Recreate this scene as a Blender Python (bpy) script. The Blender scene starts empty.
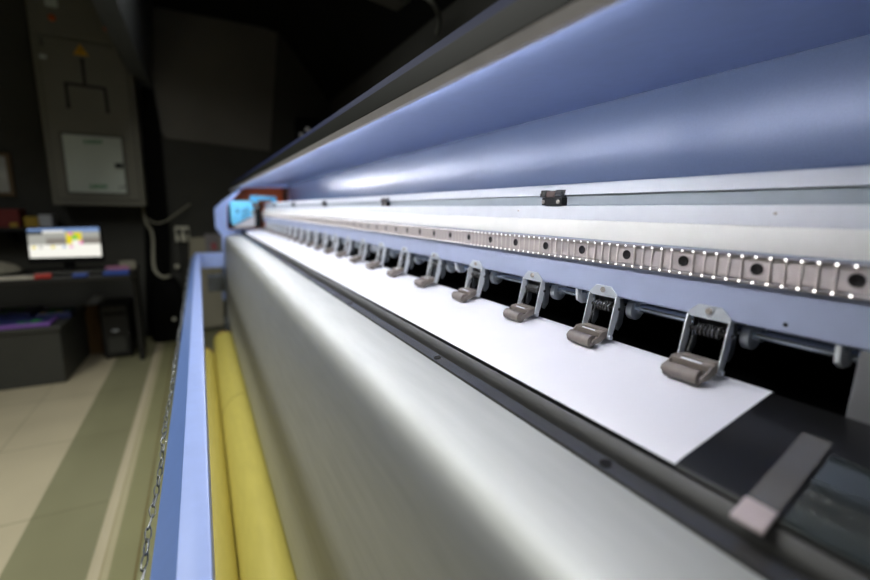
import bpy, bmesh, math, random
from mathutils import Vector, Matrix
random.seed(7)
C = bpy.context.scene.collection
H = 1.08                      # camera height above the floor

# ------------------------------------------------------------------ camera basis
# rows: world X (into the machine), world Y (along the machine), world Z (up), each in camera space (right, down, forward)
FPX = 440.0
Lc = Vector((198-435, 207-290, FPX)).normalized()
Vc = Vector((399.48-435, 2723.95-290, FPX)).normalized()
Wc = Vc.cross(Lc).normalized()
Vc = Lc.cross(Wc).normalized()
if Vc.y < 0: Vc = -Vc
ROWS = (Wc, Lc, -Vc)
def U(u, v, Y):
    """point of the plane y = Y that the photo shows at pixel u, v"""
    d = Vector((u-435, v-290, FPX)); w = Vector([r.dot(d) for r in ROWS])
    w *= Y / w.y
    return Vector((w.x, w.y, w.z + H))

# ------------------------------------------------------------------ materials
def lin(c):
    out = []
    for x in c:
        x /= 255.0
        out.append(x/12.92 if x <= .04045 else ((x+.055)/1.055)**2.4)
    return out
def mat(name, rgb, rough=.5, metal=0., var=.06, scale=30., bump=0., aniso=0., emit=None, estr=0., trans=0., spec=.5, stretch=None, alpha=1., coat=0.):
    m = bpy.data.materials.new(name); m.use_nodes = True
    nt = m.node_tree; b = nt.nodes['Principled BSDF']
    c = lin(rgb)
    tc = nt.nodes.new('ShaderNodeTexCoord')
    n = nt.nodes.new('ShaderNodeTexNoise'); n.inputs['Scale'].default_value = scale; n.inputs['Detail'].default_value = 3
    src = tc.outputs['Object']
    if stretch:
        mp = nt.nodes.new('ShaderNodeMapping'); mp.inputs['Scale'].default_value = stretch
        nt.links.new(src, mp.inputs['Vector']); src = mp.outputs['Vector']
    nt.links.new(src, n.inputs['Vector'])
    r = nt.nodes.new('ShaderNodeValToRGB')
    r.color_ramp.elements[0].position = .3; r.color_ramp.elements[1].position = .7
    r.color_ramp.elements[0].color = [x*(1-var) for x in c] + [1]
    r.color_ramp.elements[1].color = [min(1, x*(1+var)) for x in c] + [1]
    nt.links.new(n.outputs['Fac'], r.inputs['Fac']); nt.links.new(r.outputs['Color'], b.inputs['Base Color'])
    b.inputs['Roughness'].default_value = rough; b.inputs['Metallic'].default_value = metal
    b.inputs['Specular IOR Level'].default_value = spec
    b.inputs['Alpha'].default_value = alpha
    if coat: b.inputs['Coat Weight'].default_value = coat; b.inputs['Coat Roughness'].default_value = .12
    if trans: b.inputs['Transmission Weight'].default_value = trans
    if aniso:
        b.inputs['Anisotropic'].default_value = aniso
        t = nt.nodes.new('ShaderNodeTangent'); t.direction_type = 'RADIAL'; t.axis = 'Z'
        nt.links.new(t.outputs['Tangent'], b.inputs['Tangent'])
    if bump:
        bp = nt.nodes.new('ShaderNodeBump'); bp.inputs['Strength'].default_value = bump; bp.inputs['Distance'].default_value = .002
        nt.links.new(n.outputs['Fac'], bp.inputs['Height']); nt.links.new(bp.outputs['Normal'], b.inputs['Normal'])
    if emit:
        b.inputs['Emission Color'].default_value = lin(emit) + [1]; b.inputs['Emission Strength'].default_value = estr
    return m

M = dict(
 silver=mat('silver_paint', (174,176,173), .52, .42, .05, 9, stretch=(8,1,8), spec=.5),
 blue=mat('lavender_blue_paint', (168,186,232), .34, .45, .03, 60, bump=.02),
 blueout=mat('outer_blue_shaded', (20,30,66), .6, 0, .03, 60, spec=.1),  # canopy blue darkened, shade put into the colour of its outside
 bluebar=mat('lavender_bar_paint', (160,180,234), .30, 0, .03, 40),
 backblue=mat('blue_grey_panel', (96,112,146), .24, .08, .03, 400, bump=.03, spec=.3),
 hood=mat('olive_dark_hood', (26,28,23), .6, 0, .08, 15, spec=.2),
 lip=mat('grey_lip', (204,201,204), .45, .2, .05, 40),
 white=mat('white_aluminium', (196,199,203), .4, .1, .03, 40),
 cream=mat('white_aluminium_lit', (214,213,205), .4, 0, .03, 40),
 greyblue=mat('white_aluminium_shaded', (150,159,165), .4, .1, .03, 40),
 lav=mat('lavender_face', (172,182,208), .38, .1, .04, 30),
 rail=mat('rail_steel', (172,163,158), .3, .3, .04, 25),
 railedge=mat('rail_edge_steel', (170,164,162), .30, .6, .03, 25),
 black=mat('black_plastic', (10,10,11), .5, 0, .1, 40, spec=.25),
 hole=mat('hole_black', (10,8,8), .5, 0, .1, 80, spec=.2),
 void=mat('void_black', (5,5,6), .8, 0, .1, 10, spec=.1),
 steel=mat('zinc_steel', (208,215,221), .34, .35, .06, 60),
 steeledge=mat('bright_steel', (240,244,247), .4, .15, .04, 60),
 chrome=mat('chrome_screw', (222,214,204), .25, .5, .05, 200),
 rubber=mat('taupe_rubber', (128,119,112), .45, .1, .06, 200, bump=.04),
 holder=mat('taupe_holder', (138,129,120), .45, .25, .07, 120),
 darksteel=mat('dark_steel', (98,98,97), .26, .7, .12, 40, stretch=(6,.6,6)),
 guide=mat('grey_guide', (62,62,60), .5, .3, .08, 40, stretch=(6,.6,6)),
 platen=mat('black_platen', (22,22,22), .3, .0, .15, 25, bump=.02, spec=.3),
 paper=mat('white_paper', (240,240,246), .55, 0, .008, 20, spec=.3),
 clearp=mat('smoky_plastic', (150,148,146), .15, 0, .12, 60, alpha=.30),
 clearend=mat('cloudy_plastic_end', (206,192,192), .3, 0, .1, 60, alpha=.8),
 greysheet=mat('grey_sheet', (74,80,78), .07, .6, .12, 30),
 yellow=mat('yellow_roll', (196,184,94), .42, 0, .05, 60, stretch=(1,.2,1)),
 yellowb=mat('yellow_roll_ochre', (198,184,92), .42, 0, .05, 60, stretch=(1,.2,1)),
 redcore=mat('red_core', (168,60,36), .6),
 seam=mat('brown_seam', (120,100,34), .6),
 rust=mat('red_brown_panel', (206,96,44), .5, 0, .08, 12),
 rustdark=mat('dark_brown_panel', (62,44,36), .6),
 cyan=mat('cyan_cover', (110,204,246), .35, 0, .05, 20),
 navy=mat('navy_mark', (24,70,130), .5),
 # room
 wall=mat('dark_wall', (66,66,61), .85, 0, .12, 3),
 wallb=mat('dark_board', (114,112,106), .8, 0, .08, 3),
 wallc=mat('beige_lower_wall', (168,163,144), .8, 0, .08, 3),
 ceil=mat('black_ceiling', (27,28,27), .9, 0, .15, 3, spec=.1),
 column=mat('black_column', (12,12,12), .8, 0, .1, 5, spec=.1),
 duct=mat('duct_grey', (70,74,75), .6, 0, .08, 6),
 cab=mat('cabinet_grey', (118,117,105), .5, 0, .04, 6),
 cabline=mat('cabinet_dark_line', (92,91,82), .6),  # darker tone for door surrounds and lock
 cabwhite=mat('meter_door', (196,206,196), .5, 0, .03, 6),
 green=mat('green_label', (34,128,70), .5),
 sign=mat('warning_yellow', (214,160,30), .5),
 orange=mat('orange_lamp', (200,90,30), .4),
 dark=mat('desk_black', (20,20,19), .5, 0, .1, 8),
 boxgrey=mat('dark_grey_crate', (56,57,52), .6, 0, .06, 12),
 card=mat('cardboard', (112,84,48), .8, 0, .08, 20),
 purple=mat('purple_packet', (132,88,178), .4, 0, .1, 30),
 bluep=mat('blue_packet', (50,58,108), .4, 0, .3, 25),
 greenp=mat('green_mark', (60,170,70), .5),
 yellowp=mat('yellow_mark', (200,180,60), .5),
 redp=mat('red_plastic', (196,52,40), .5),
 bluebox=mat('blue_box', (50,82,164), .5),
 pink=mat('pink_paper', (180,120,150), .6),
 paper2=mat('office_paper', (206,200,184), .7),
 beigeobj=mat('beige_cloth', (140,136,120), .8),
 frame=mat('tan_frame', (110,90,62), .5),
 photo=mat('grey_print', (170,172,168), .5, 0, .6, 9),
 darkred=mat('dark_red', (110,30,24), .6),
 whitebox=mat('white_box', (196,200,204), .6),
 ybox=mat('mustard_box', (180,150,50), .6),
 socket=mat('cream_socket', (226,224,204), .5),
 cable=mat('grey_white_cable', (160,158,140), .5),
 dcable=mat('dark_cable', (30,30,30), .5),
 poster=mat('pale_poster', (150,146,150), .7),
 posterred=mat('poster_red', (190,100,110), .7),
 lampgrey=mat('lamp_grey', (120,122,112), .6),
 chainsteel=mat('chain_steel', (150,152,148), .28, .7, .05, 60),
 rodsteel=mat('rod_steel', (205,216,226), .2, .8, .03, 60),
 bead=mat('glint_bead', (255,255,255), .4, 0, 0, 5, emit=(255,250,246), estr=5.),  # glow imitates LED reflections on the rail edges
 beadbar=mat('glint_streak', (188,180,174), .5, 0, 0, 5, emit=(255,246,238), estr=.03),  # faint glow imitates reflection streaks on the rail face
 sideblock=mat('grey_block', (120,120,120), .5, .1),
 barside=mat('bar_paint_shaded', (112,142,206), .3, 0, .03, 40),  # darker copy of the bar paint, shade put into the chamfer
 innersteel=mat('dark_inner_steel', (96,100,104), .4, .4),  # darker grey steel of the inner plates
 led=mat('led_emitter', (255,255,255), .5, 0, 0, 5, emit=(250,250,255), estr=380.),
 ledbase=mat('led_tape', (235,235,235), .5),
 s_white=mat('screen_white', (30,30,30), .4, emit=(250,248,238), estr=1.0),
 s_grey=mat('screen_grey', (30,30,30), .4, emit=(176,176,168), estr=.9),
 s_dgrey=mat('screen_dark_grey', (30,30,30), .4, emit=(140,134,126), estr=.9),
 s_blue=mat('screen_blue', (30,30,30), .4, emit=(130,160,210), estr=.9),
 s_dark=mat('screen_dark', (20,20,20), .4, emit=(50,60,70), estr=.8),
 s_yel=mat('screen_yellow', (30,30,30), .4, emit=(232,214,40), estr=1.),
 s_grn=mat('screen_green', (30,30,30), .4, emit=(120,200,80), estr=1.),
 s_pnk=mat('screen_pink', (30,30,30), .4, emit=(236,120,190), estr=1.),
 whitelamp=mat('bright_fitting', (200,200,200), .3, .3, emit=(255,255,250), estr=.06),
)

# ------------------------------------------------------------------ mesh helpers
def link(name, bm, mats, parent=None, loc=None, smooth=35, bevel=0):
    me = bpy.data.meshes.new(name)
    bmesh.ops.recalc_face_normals(bm, faces=bm.faces)
    bm.to_mesh(me); bm.free()
    if not isinstance(mats, (list, tuple)): mats = [mats]
    for m in mats: me.materials.append(m)
    if smooth:
        me.polygons.foreach_set('use_smooth', [True]*len(me.polygons))
        me.set_sharp_from_angle(angle=math.radians(smooth))
    o = bpy.data.objects.new(name, me); C.objects.link(o)
    if loc is not None: o.location = loc
    if parent is not None: o.parent = parent
    if bevel:
        md = o.modifiers.new('bevel', 'BEVEL'); md.width = bevel; md.segments = 2; md.limit_method = 'ANGLE'; md.angle_limit = math.radians(40)
    return o
def box(bm, x0, x1, y0, y1, z0, z1, mi=0):
    v = [bm.verts.new((x, y, z)) for x in (x0, x1) for y in (y0, y1) for z in (z0, z1)]
    for q in ((0,1,3,2), (4,6,7,5), (0,4,5,1), (2,3,7,6), (0,2,6,4), (1,5,7,3)):
        f = bm.faces.new([v[i] for i in q]); f.material_index = mi
def extr(bm, prof, y0, y1, mi=0, segmi=None):
    """closed profile of (x, z) points swept from y0 to y1"""
    a = [bm.verts.new((x, y0, z)) for x, z in prof]; b = [bm.verts.new((x, y1, z)) for x, z in prof]
    n = len(prof)
    for i in range(n):
        j = (i+1) % n
        f = bm.faces.new((a[i], a[j], b[j], b[i])); f.material_index = segmi[i] if segmi else mi
    for c in (a, b):
        f = bm.faces.new(c); f.material_index = mi
def slab(bm, pts, d, mi=0):
    """polygon (3D points) thickened by the vector d"""
    d = Vector(d); a = [bm.verts.new(p) for p in pts]; b = [bm.verts.new(Vector(p)+d) for p in pts]
    n = len(pts)
    for c in (a, b): bm.faces.new(c).material_index = mi
    for i in range(n):
        j = (i+1) % n
        bm.faces.new((a[i], a[j], b[j], b[i])).material_index = mi
def cyl(bm, p0, p1, r, seg=16, mi=0, r2=None, caps=True):
    p0, p1 = Vector(p0), Vector(p1); ax = (p1-p0).normalized()
    t = Vector((0,0,1)) if abs(ax.z) < .9 else Vector((1,0,0))
    u = ax.cross(t).normalized(); w = ax.cross(u); r2 = r if r2 is None else r2
    A, B = [], []
    for i in range(seg):
        a = 2*math.pi*i/seg; d = u*math.cos(a)+w*math.sin(a)
        A.append(bm.verts.new(p0+d*r)); B.append(bm.verts.new(p1+d*r2))
    for i in range(seg):
        j = (i+1) % seg; bm.faces.new((A[i], A[j], B[j], B[i])).material_index = mi
    if caps:
        bm.faces.new(A).material_index = mi; bm.faces.new(B).material_index = mi
def lathe(bm, rings, axis_p, axis_d, seg=20, mi=0):
    """rings = [(distance along axis, radius)]"""
    P = Vector(axis_p); ax = Vector(axis_d).normalized()
    t = Vector((0,0,1)) if abs(ax.z) < .9 else Vector((1,0,0))
    u = ax.cross(t).normalized(); w = ax.cross(u); L = []
    for d, r in rings:
        L.append([bm.verts.new(P+ax*d+(u*math.cos(2*math.pi*i/seg)+w*math.sin(2*math.pi*i/seg))*r) for i in range(seg)])
    for k in range(len(L)-1):
        for i in range(seg):
            j = (i+1) % seg; bm.faces.new((L[k][i], L[k][j], L[k+1][j], L[k+1][i])).material_index = mi
    bm.faces.new(L[0]).material_index = mi; bm.faces.new(L[-1]).material_index = mi
def tube(bm, pts, r, seg=8, mi=0):
    pts = [Vector(p) for p in pts]
    L = []; prev = None
    for i, p in enumerate(pts):
        t = (pts[min(i+1, len(pts)-1)] - pts[max(i-1, 0)]).normalized()
        if prev is None:
            n = t.cross(Vector((0,0,1)) if abs(t.z) < .9 else Vector((1,0,0))).normalized()
        else:
            n = (prev - t*prev.dot(t)).normalized()
        prev = n; b = t.cross(n)
        L.append([bm.verts.new(p+(n*math.cos(2*math.pi*k/seg)+b*math.sin(2*math.pi*k/seg))*r) for k in range(seg)])
    for a, b in zip(L, L[1:]):
        for k in range(seg):
            j = (k+1) % seg; bm.faces.new((a[k], a[j], b[j], b[k])).material_index = mi
    bm.faces.new(L[0]).material_index = mi; bm.faces.new(L[-1]).material_index = mi
def smoothpath(pts, n=8):
    pts = [Vector(p) for p in pts]; out = []
    P = [pts[0]] + pts + [pts[-1]]
    for i in range(1, len(P)-2):
        for k in range(n):
            t = k/n; a, b, c, d = P[i-1], P[i], P[i+1], P[i+2]
            out.append(.5*((2*b)+(c-a)*t+(2*a-5*b+4*c-d)*t*t+(3*b-a-3*c+d)*t**3))
    out.append(pts[-1]); return out
def B(): return bmesh.new()
def tag(o, label, cat, group=None):
    o['label'] = label; o['category'] = cat
    if group: o['group'] = group
    return o
def thing(name, label, cat, loc, group=None):
    o = bpy.data.objects.new(name, None); o.empty_display_size = .05; C.objects.link(o); o.location = loc
    return tag(o, label, cat, group)
def struct(o): o['kind'] = 'structure'; return o
def under(root, name, bm, mats, **k):
    """part whose vertices are written in world coordinates"""
    return link(name, bm, mats, parent=root, loc=-Vector(root.location), **k)
def sub(part, name, bm, mats, **k):
    """sub-part written in world coordinates under a part made by under()"""
    return link(name, bm, mats, parent=part, **k)
def P2(pts): return [(x, z+H) for x, z in pts]
KB = 1.03                     # bed depth factor
def PB(pts): return [(x*KB, z*KB+H) for x, z in pts]

# ================================================================== THE PRINTER
Y0, Y1 = -0.35, 3.26        # near and far end of the machine
pr = thing('large_format_printer', 'long wide-format inkjet printer with silver front cover and raised lavender canopy', 'printer', (.35, 1.5, 0))

# silver front cover
bm = B()
prof = [(.2265,-.1715),(.212,-.1722),(.198,-.1732),(.184,-.1748),(.170,-.1769),(.160,-.1792),(.1525,-.1820),(.1470,-.1855),(.1430,-.1900),(.1402,-.1955),(.1383,-.2030),(.1370,-.2130),(.1360,-.2300),
        (.1300,-.36),(.1240,-.55),(.1185,-.705),(.1200,-.715),(.128,-.715),(.2265,-.40)]
extr(bm, PB(prof), Y0, Y1-.012)
front = under(pr, 'front_cover', bm, M['silver'], smooth=50)

# dark steel strip on the cover edge with counterbored screws
bm = B()
extr(bm, PB([(.2265,-.1712),(.2275,-.1692),(.2395,-.1672),(.2405,-.1684),(.2405,-.182),(.2265,-.182)]), Y0, Y1-.012)
strip = under(pr, 'edge_strip', bm, M['darksteel'])
strip['label'] = 'dark polished steel strip along the cover edge'
for y in (-.06, .187, .43, .763, 1.10, 1.43, 1.77, 2.1, 2.44, 2.78, 3.1):
    bm = B(); lathe(bm, [(0,.0042),(.0006,.0042),(.0006,.0034),(.0003,.003)], (.2335*KB,y*KB,-.1681*KB+H), (-.16,0,1), 16)
    sub(strip, 'screw', bm, M['hole'])
# grey guide lip between strip and platen
bm = B()
extr(bm, PB([(.2425,-.172),(.2425,-.1655),(.2445,-.1622),(.2485,-.1575),(.2500,-.1568),(.2515,-.1585),(.2515,-.182),(.2425,-.182)]), Y0, Y1-.012)
under(pr, 'guide_lip', bm, M['guide'])
# black platen
bm = B()
extr(bm, PB([(.2520,-.1550),(.2545,-.1530),(.374,-.1322),(.377,-.1335),(.379,-.139),(.379,-.185),(.2520,-.185)]), Y0, Y1-.012)
plat = under(pr, 'platen', bm, M['platen'], smooth=30)
bm = B()
extr(bm, PB([(.2512,-.1556),(.2522,-.1538),(.2532,-.1534),(.2540,-.1540),(.2530,-.1560)]), Y0, .1495*KB)
sub(plat, 'front_edge_bead', bm, M['guide'])
# inner black body that closes the machine below and behind
bm = B()
extr(bm, P2([(.2345,-.197),(.3905,-.197),(.396,-.165),(.50,-.16),(.50,-.02),(.52,-.02),(.52,-.70),(.1700,-.70)]), Y0, Y1-.012)
under(pr, 'inner_body', bm, M['void'], smooth=0)

# canopy: blue shell, olive hood face, grey lip
bm = B()
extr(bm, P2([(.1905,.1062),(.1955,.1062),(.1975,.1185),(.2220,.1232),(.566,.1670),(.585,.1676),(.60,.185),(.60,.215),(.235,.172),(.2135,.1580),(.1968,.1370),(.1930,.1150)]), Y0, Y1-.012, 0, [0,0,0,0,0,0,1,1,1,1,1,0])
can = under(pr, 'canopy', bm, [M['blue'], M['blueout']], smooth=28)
bm = B()
extr(bm, P2([(.1882,.1135),(.1900,.1135),(.1968,.1372),(.1950,.1368),(.1900,.1210)]), Y0, Y1-.012)
hood = sub(can, 'hood_face', bm, M['hood']); hood['label'] = 'dark olive outer face of the canopy edge'
bm = B()
extr(bm, P2([(.1898,.1046),(.1950,.1046),(.1950,.1062),(.1912,.1066),(.1900,.1125),(.1885,.1128)]), Y0, Y1-.012)
lip = sub(can, 'lip', bm, M['lip']); lip['label'] = 'grey lip along the lower canopy edge'
# LED tape behind the lip
bm = B()
LP = Vector((.2075, 0, .1168+H)); ln = Vector((.74,0,-.673)).normalized(); lt = Vector((ln.z*-1,0,ln.x))
def ledbox(bm, y0, y1, hw, d0, d1, mi):
    vs = []
    for s in (-hw, hw):
        for y in (y0, y1):
            for d in (d0, d1):
                vs.append(bm.verts.new(LP + lt*s + ln*d + Vector((0,y,0))))
    for q in ((0,1,3,2), (4,6,7,5), (0,4,5,1), (2,3,7,6), (0,2,6,4), (1,5,7,3)):
        bm.faces.new([vs[i] for i in q]).material_index = mi
ledbox(bm, .17, 3.2, .0045, -.0012, 0, 0)
y = .19; k = 0
while y < 3.19:
    ledbox(bm, y-.0024, y+.0024, .0024, .0002, .0012, 1); k += 1; y += .0156 if k % 25 else .05
leds = sub(can, 'led_strip', bm, [M['ledbase'], M['led']], smooth=0); leds['label'] = 'strip of small white lights under the canopy lip'
# back panel
bm = B()
extr(bm, P2([(.5610,.1664),(.5680,.1669),(.5830,-.020),(.5740,-.020)]), Y0, Y1-.012)
under(pr, 'back_panel', bm, M['backblue'], smooth=0)

# beam: white extrusion, stepped profile
bm = B()
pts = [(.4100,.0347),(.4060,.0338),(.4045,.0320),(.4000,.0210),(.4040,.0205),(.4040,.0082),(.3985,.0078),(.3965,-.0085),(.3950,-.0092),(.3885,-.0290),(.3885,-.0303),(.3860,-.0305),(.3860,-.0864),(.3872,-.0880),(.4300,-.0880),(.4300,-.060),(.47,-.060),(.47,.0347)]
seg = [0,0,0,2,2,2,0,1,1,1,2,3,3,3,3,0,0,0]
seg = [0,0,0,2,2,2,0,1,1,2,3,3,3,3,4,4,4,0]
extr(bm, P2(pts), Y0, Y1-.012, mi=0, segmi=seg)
beam = under(pr, 'beam', bm, [M['white'], M['cream'], M['greyblue'], M['lav'], M['black']], smooth=25)  # cream and grey-blue bands put lit and shaded tones on the white beam
for y, z in ((.1605, -.0812), (.098, -.0812)):
    bm = B(); lathe(bm, [(0,.0017),(.0003,.0017)], (.3860,y,z+H), (-1,0,0), 14); sub(beam, 'hole', bm, M['hole'])
for y in (.1835, .50):
    bm = B(); lathe(bm, [(0,.0013),(.0008,.0012),(.001,.0006)], (.3975,y,.0015+H), (-1,0,0), 12); sub(beam, 'screw', bm, M['chrome'])
# linear guide rail with a row of counterbored holes
bm = B()
rp = [(.3872,-.0306)]
for k in range(9):      # rounded upper edge
    a = math.radians(88+k*11.5); rp.append((.3846+.0026*math.cos(a), -.0332+.0026*math.sin(a)))
n_edge = len(rp)
zz = -.0352; NR = 12; lam = (.0500-.0352)/NR      # finely ribbed face, ribs shaped to draw LED reflections into streaks
for k in range(NR*6):
    t = k/6; rp.append((.3821 + .13*lam*math.cos(2*math.pi*t)*-1 + .13*lam, zz - lam*t))
n_face = len(rp)
rp += [(.3832,-.0502)]
for k in range(9):      # rounded lower ledge
    a = math.radians(88+k*11.5); rp.append((.3832+.0024*math.cos(a), -.0528+.0024*math.sin(a)))
rp += [(.3810,-.0538),(.3872,-.0538)]
smi = [1 if (i < n_edge-1 or i >= n_face) else 0 for i in range(len(rp))]
extr(bm, P2(rp), .085, Y1-.014, 0, smi)
rail = under(pr, 'guide_rail', bm, [M['rail'], M['railedge']], smooth=70)
rail['label'] = 'polished steel guide rail with round bolt holes'
y = .1233
while y < 3.2:
    bm = B(); lathe(bm, [(0,.0047),(.0003,.0047),(.0003,.0038),(.0001,.0034)], (.3818,y,-.0415+H), (-1,0,0), 18)
    if y > .09: sub(rail, 'bolt_hole', bm, M['hole'])
    else: bm.free()
    y += .06

for zz in (-.0322, -.0522):  # glowing dots added in place of the LED tape's reflections
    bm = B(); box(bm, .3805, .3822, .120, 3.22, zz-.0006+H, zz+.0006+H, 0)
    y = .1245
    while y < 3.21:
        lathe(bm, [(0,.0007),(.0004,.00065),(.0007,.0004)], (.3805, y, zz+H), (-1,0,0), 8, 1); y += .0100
    sub(rail, 'glint_row', bm, [M['railedge'], M['bead']], smooth=60)['label'] = 'row of tiny glowing dots imitating reflected lights along the rail edge'
bm = B(); y = .1245  # faintly glowing bars added as reflection streaks between the dots
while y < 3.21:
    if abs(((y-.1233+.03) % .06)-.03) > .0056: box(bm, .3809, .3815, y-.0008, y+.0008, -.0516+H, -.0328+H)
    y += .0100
sub(rail, 'glint_streaks', bm, M['beadbar'], smooth=0)['label'] = 'faint glowing upright bars imitating reflection streaks across the rail face'
# sensor blocks on top of the beam
def sensor(yc):
    z0 = .0100+H
    bm = B(); box(bm, .3945, .4042, yc-.0205, yc+.0150, z0-.0015, z0+.0085)
    s = under(pr, 'sensor_block', bm, M['black'], bevel=.0006)
    bm = B(); box(bm, .3955, .404, yc-.0065, yc+.0080, z0+.0087, z0+.0165); sub(s, 'magnet', bm, M['rustdark'])
    for a, b in ((-.0185, -.0080), (.0095, .0190)):
        bm = B(); box(bm, .3960, .404, yc+a, yc+b, z0+.0087, z0+.0175); box(bm, .3945, .3960, yc+a, yc+b, z0+.0087, z0+.0135)
        sub(s, 'clip', bm, M['darksteel'])
    for dy in (-.0150, .0118):
        bm = B(); lathe(bm, [(0,.0026),(.0012,.0026),(.0018,.0019),(.0018,.001),(.001,.0008)], (.3945,yc+dy,z0+.0028), (-1,0,0), 14)
        sub(s, 'screw', bm, M['chrome'])
for yc in (.4345, 1.012, 1.60, 2.19, 2.78): sensor(yc)

# pinch-roller shaft and its supports
bm = B(); cyl(bm, (.408,.06,-.0985+H), (.408,Y1-.013,-.0985+H), .0046, 14); cyl(bm, (.418,.06,-.0925+H), (.418,Y1-.013,-.0925+H), .003, 10)
under(pr, 'shaft', bm, M['rodsteel'])
for y in (.127, .372, .655, 1.07, 1.48, 1.88, 2.29, 2.70):
    bm = B()
    slab(bm, [Vector((x,y,z+H)) for x, z in ((.3885,-.0875),(.3965,-.0875),(.3965,-.094),(.4130,-.094),(.4130,-.1025),(.408,-.107),(.398,-.1065),(.3905,-.1020))], (0,.0035,0))
    under(pr, 'shaft_support', bm, M['steeledge'], bevel=.0004)

# pinch-roller assembly; local origin = screw centre on the beam face
def clamp_meshes():
    out = {}
    bm = B()                                        # bracket: face plate, bent top, two cheeks
    slab(bm, [(-.0004,y,z) for y, z in ((-.0185,-.0062),(-.0185,-.0035),(-.0100,.0047),(.0100,.0047),(.0185,-.0035),(.0185,-.0062))], (-.0012,0,0))
    slab(bm, [(-.0016,-.0175,-.0062),(-.0016,.0175,-.0062),(.010,.0175,-.0072),(.010,-.0175,-.0072)], (0,0,-.0010))
    out['bracket'] = (bm, M['steel'], .0003)
    for s, n in ((-1, 'cheek_near'), (1, 'cheek_far')):
        bm = B()
        pts = [(-.0024,-.0050),(.0030,-.0058),(.0040,-.016),(.0020,-.030),(-.0048,-.0500),(-.0088,-.0512),(-.0116,-.0485),(-.0104,-.0430)]
        slab(bm, [(x, s*.0175, z) for x, z in pts], (0, s*.0013, 0))
        out[n] = (bm, M['steeledge'], .0003)
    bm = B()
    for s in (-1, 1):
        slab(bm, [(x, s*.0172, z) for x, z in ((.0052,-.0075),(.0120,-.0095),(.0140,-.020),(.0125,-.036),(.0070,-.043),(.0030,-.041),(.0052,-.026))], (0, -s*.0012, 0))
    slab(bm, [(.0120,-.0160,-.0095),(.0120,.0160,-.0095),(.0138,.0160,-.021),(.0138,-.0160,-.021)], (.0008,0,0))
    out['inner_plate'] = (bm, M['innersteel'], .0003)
    bm = B(); lathe(bm, [(0,.0030),(.0014,.0029),(.0024,.0021),(.0026,.0012),(.0016,.0010)], (-.0016,0,0), (-1,0,0), 16)
    out['screw'] = (bm, M['chrome'], 0)
    xr, zr = -.0308, -.0510                         # roller axis
    yo = -.0010
    bm = B()
    lathe(bm, [(-.0152,.0030),(-.0150,.0056),(-.0145,.0066),(.0145,.0066),(.0150,.0056),(.0152,.0030)], (xr,yo,zr), (0,1,0), 24)
    lathe(bm, [(-.0185,.0022),(.0185,.0022)], (xr,yo,zr), (0,1,0), 12)
    out['roller'] = (bm, M['rubber'], 0)
    bm = B()                                        # holder: two thin arms and a bridge with a slot
    for s in (-1, 1):
        pts = [(xr-.0028,zr-.0022),(xr-.0034,zr+.0004),(xr-.0016,zr+.0028),(xr+.0060,zr+.0056),(xr+.0105,zr+.0098),(xr+.0180,zr+.0106),(xr+.0180,zr+.0030),(xr+.0080,zr-.0012)]
        slab(bm, [(x, yo+s*.0163, z) for x, z in pts], (0, s*.0021, 0))
    box(bm, xr+.0080, xr+.0100, yo-.0163, yo+.0163, zr+.0040, zr+.0094)
    box(bm, xr+.0165, xr+.0260, -.0160, .0160, zr+.0050, zr+.0106)
    box(bm, xr+.0095, xr+.0170, yo-.0163, -.0098, zr+.0042, zr+.0100)
    box(bm, xr+.0095, xr+.0170, .0098, yo+.0163, zr+.0042, zr+.0100)
    out['roller_holder'] = (bm, M['holder'], .0004)
    bm = B(); box(bm, xr+.0096, xr+.0168, -.0100, .0100, zr+.0024, zr+.0040)
    slab(bm, [(xr+.0104,-.0096,zr+.0080),(xr+.0104,.0096,zr+.0080),(xr+.0122,.0096,zr+.0098),(xr+.0122,-.0096,zr+.0098)], (.0003,0,-.0006), 1)
    out['slot'] = (bm, [M['black'], M['steeledge']], 0)
    bm = B()                                        # coil spring and its pin
    cyl(bm, (.0030,-.020,-.0185), (.0030,.020,-.0185), .0018, 10)
    pts = []
    for i in range(73):
        a = i/72*2*math.pi*6; pts.append((.0030+.0052*math.cos(a), -.0105+.021*i/72, -.0185+.0052*math.sin(a)))
    tube(bm, pts, .0011, 6); tube(bm, [pts[-1],(-.004,.0105,-.026),(-.009,.0105,-.0385)], .0009, 6)
    out['spring'] = (bm, M['darksteel'], 0)
    bm = B(); cyl(bm, (-.0086,-.0215,-.0482), (-.0086,.0215,-.0482), .0017, 12); cyl(bm, (-.0086,-.0215,-.0482), (-.0086,-.0190,-.0482), .0025, 12); cyl(bm, (-.0086,.0190,-.0482), (-.0086,.0215,-.0482), .0025, 12)
    out['pivot_pin'] = (bm, M['steeledge'], 0)
    bm = B()                                        # cam on the shaft beside the bracket
    pts = []
    for i in range(18):
        a = math.radians(-200+i*13); pts.append((.0225+.0105*math.cos(a), -.0200+.0105*math.sin(a)))
    pts += [(.0255,-.0105),(.0145,-.0110)]
    slab(bm, [(x, -.0265, z) for x, z in pts], (0, .0070, 0)); cyl(bm, (.0240,-.032,-.0165), (.0240,-.0190,-.0165), .0062, 14)
    out['cam'] = (bm, M['steel'], .0005)
    return out
ys = [.2164, .3308, .4473, .5839, .7249, .8634, 1.0]
while ys[-1] + .1357 < 3.12: ys.append(ys[-1] + .1357)
cm = clamp_meshes()
def clampobj(n, par):
    bm, m, bv = cm[n]; return link('side_cheek' if n.startswith('cheek') else n, bm, m, parent=par, bevel=bv)
c0 = clampobj('bracket', pr); c0.name = 'pinch_roller_bracket'
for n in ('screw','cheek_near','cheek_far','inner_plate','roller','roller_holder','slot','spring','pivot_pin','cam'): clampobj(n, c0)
def at_beam(y): return Vector((.3857, y, -.0822+H)) - Vector(pr.location)
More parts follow.
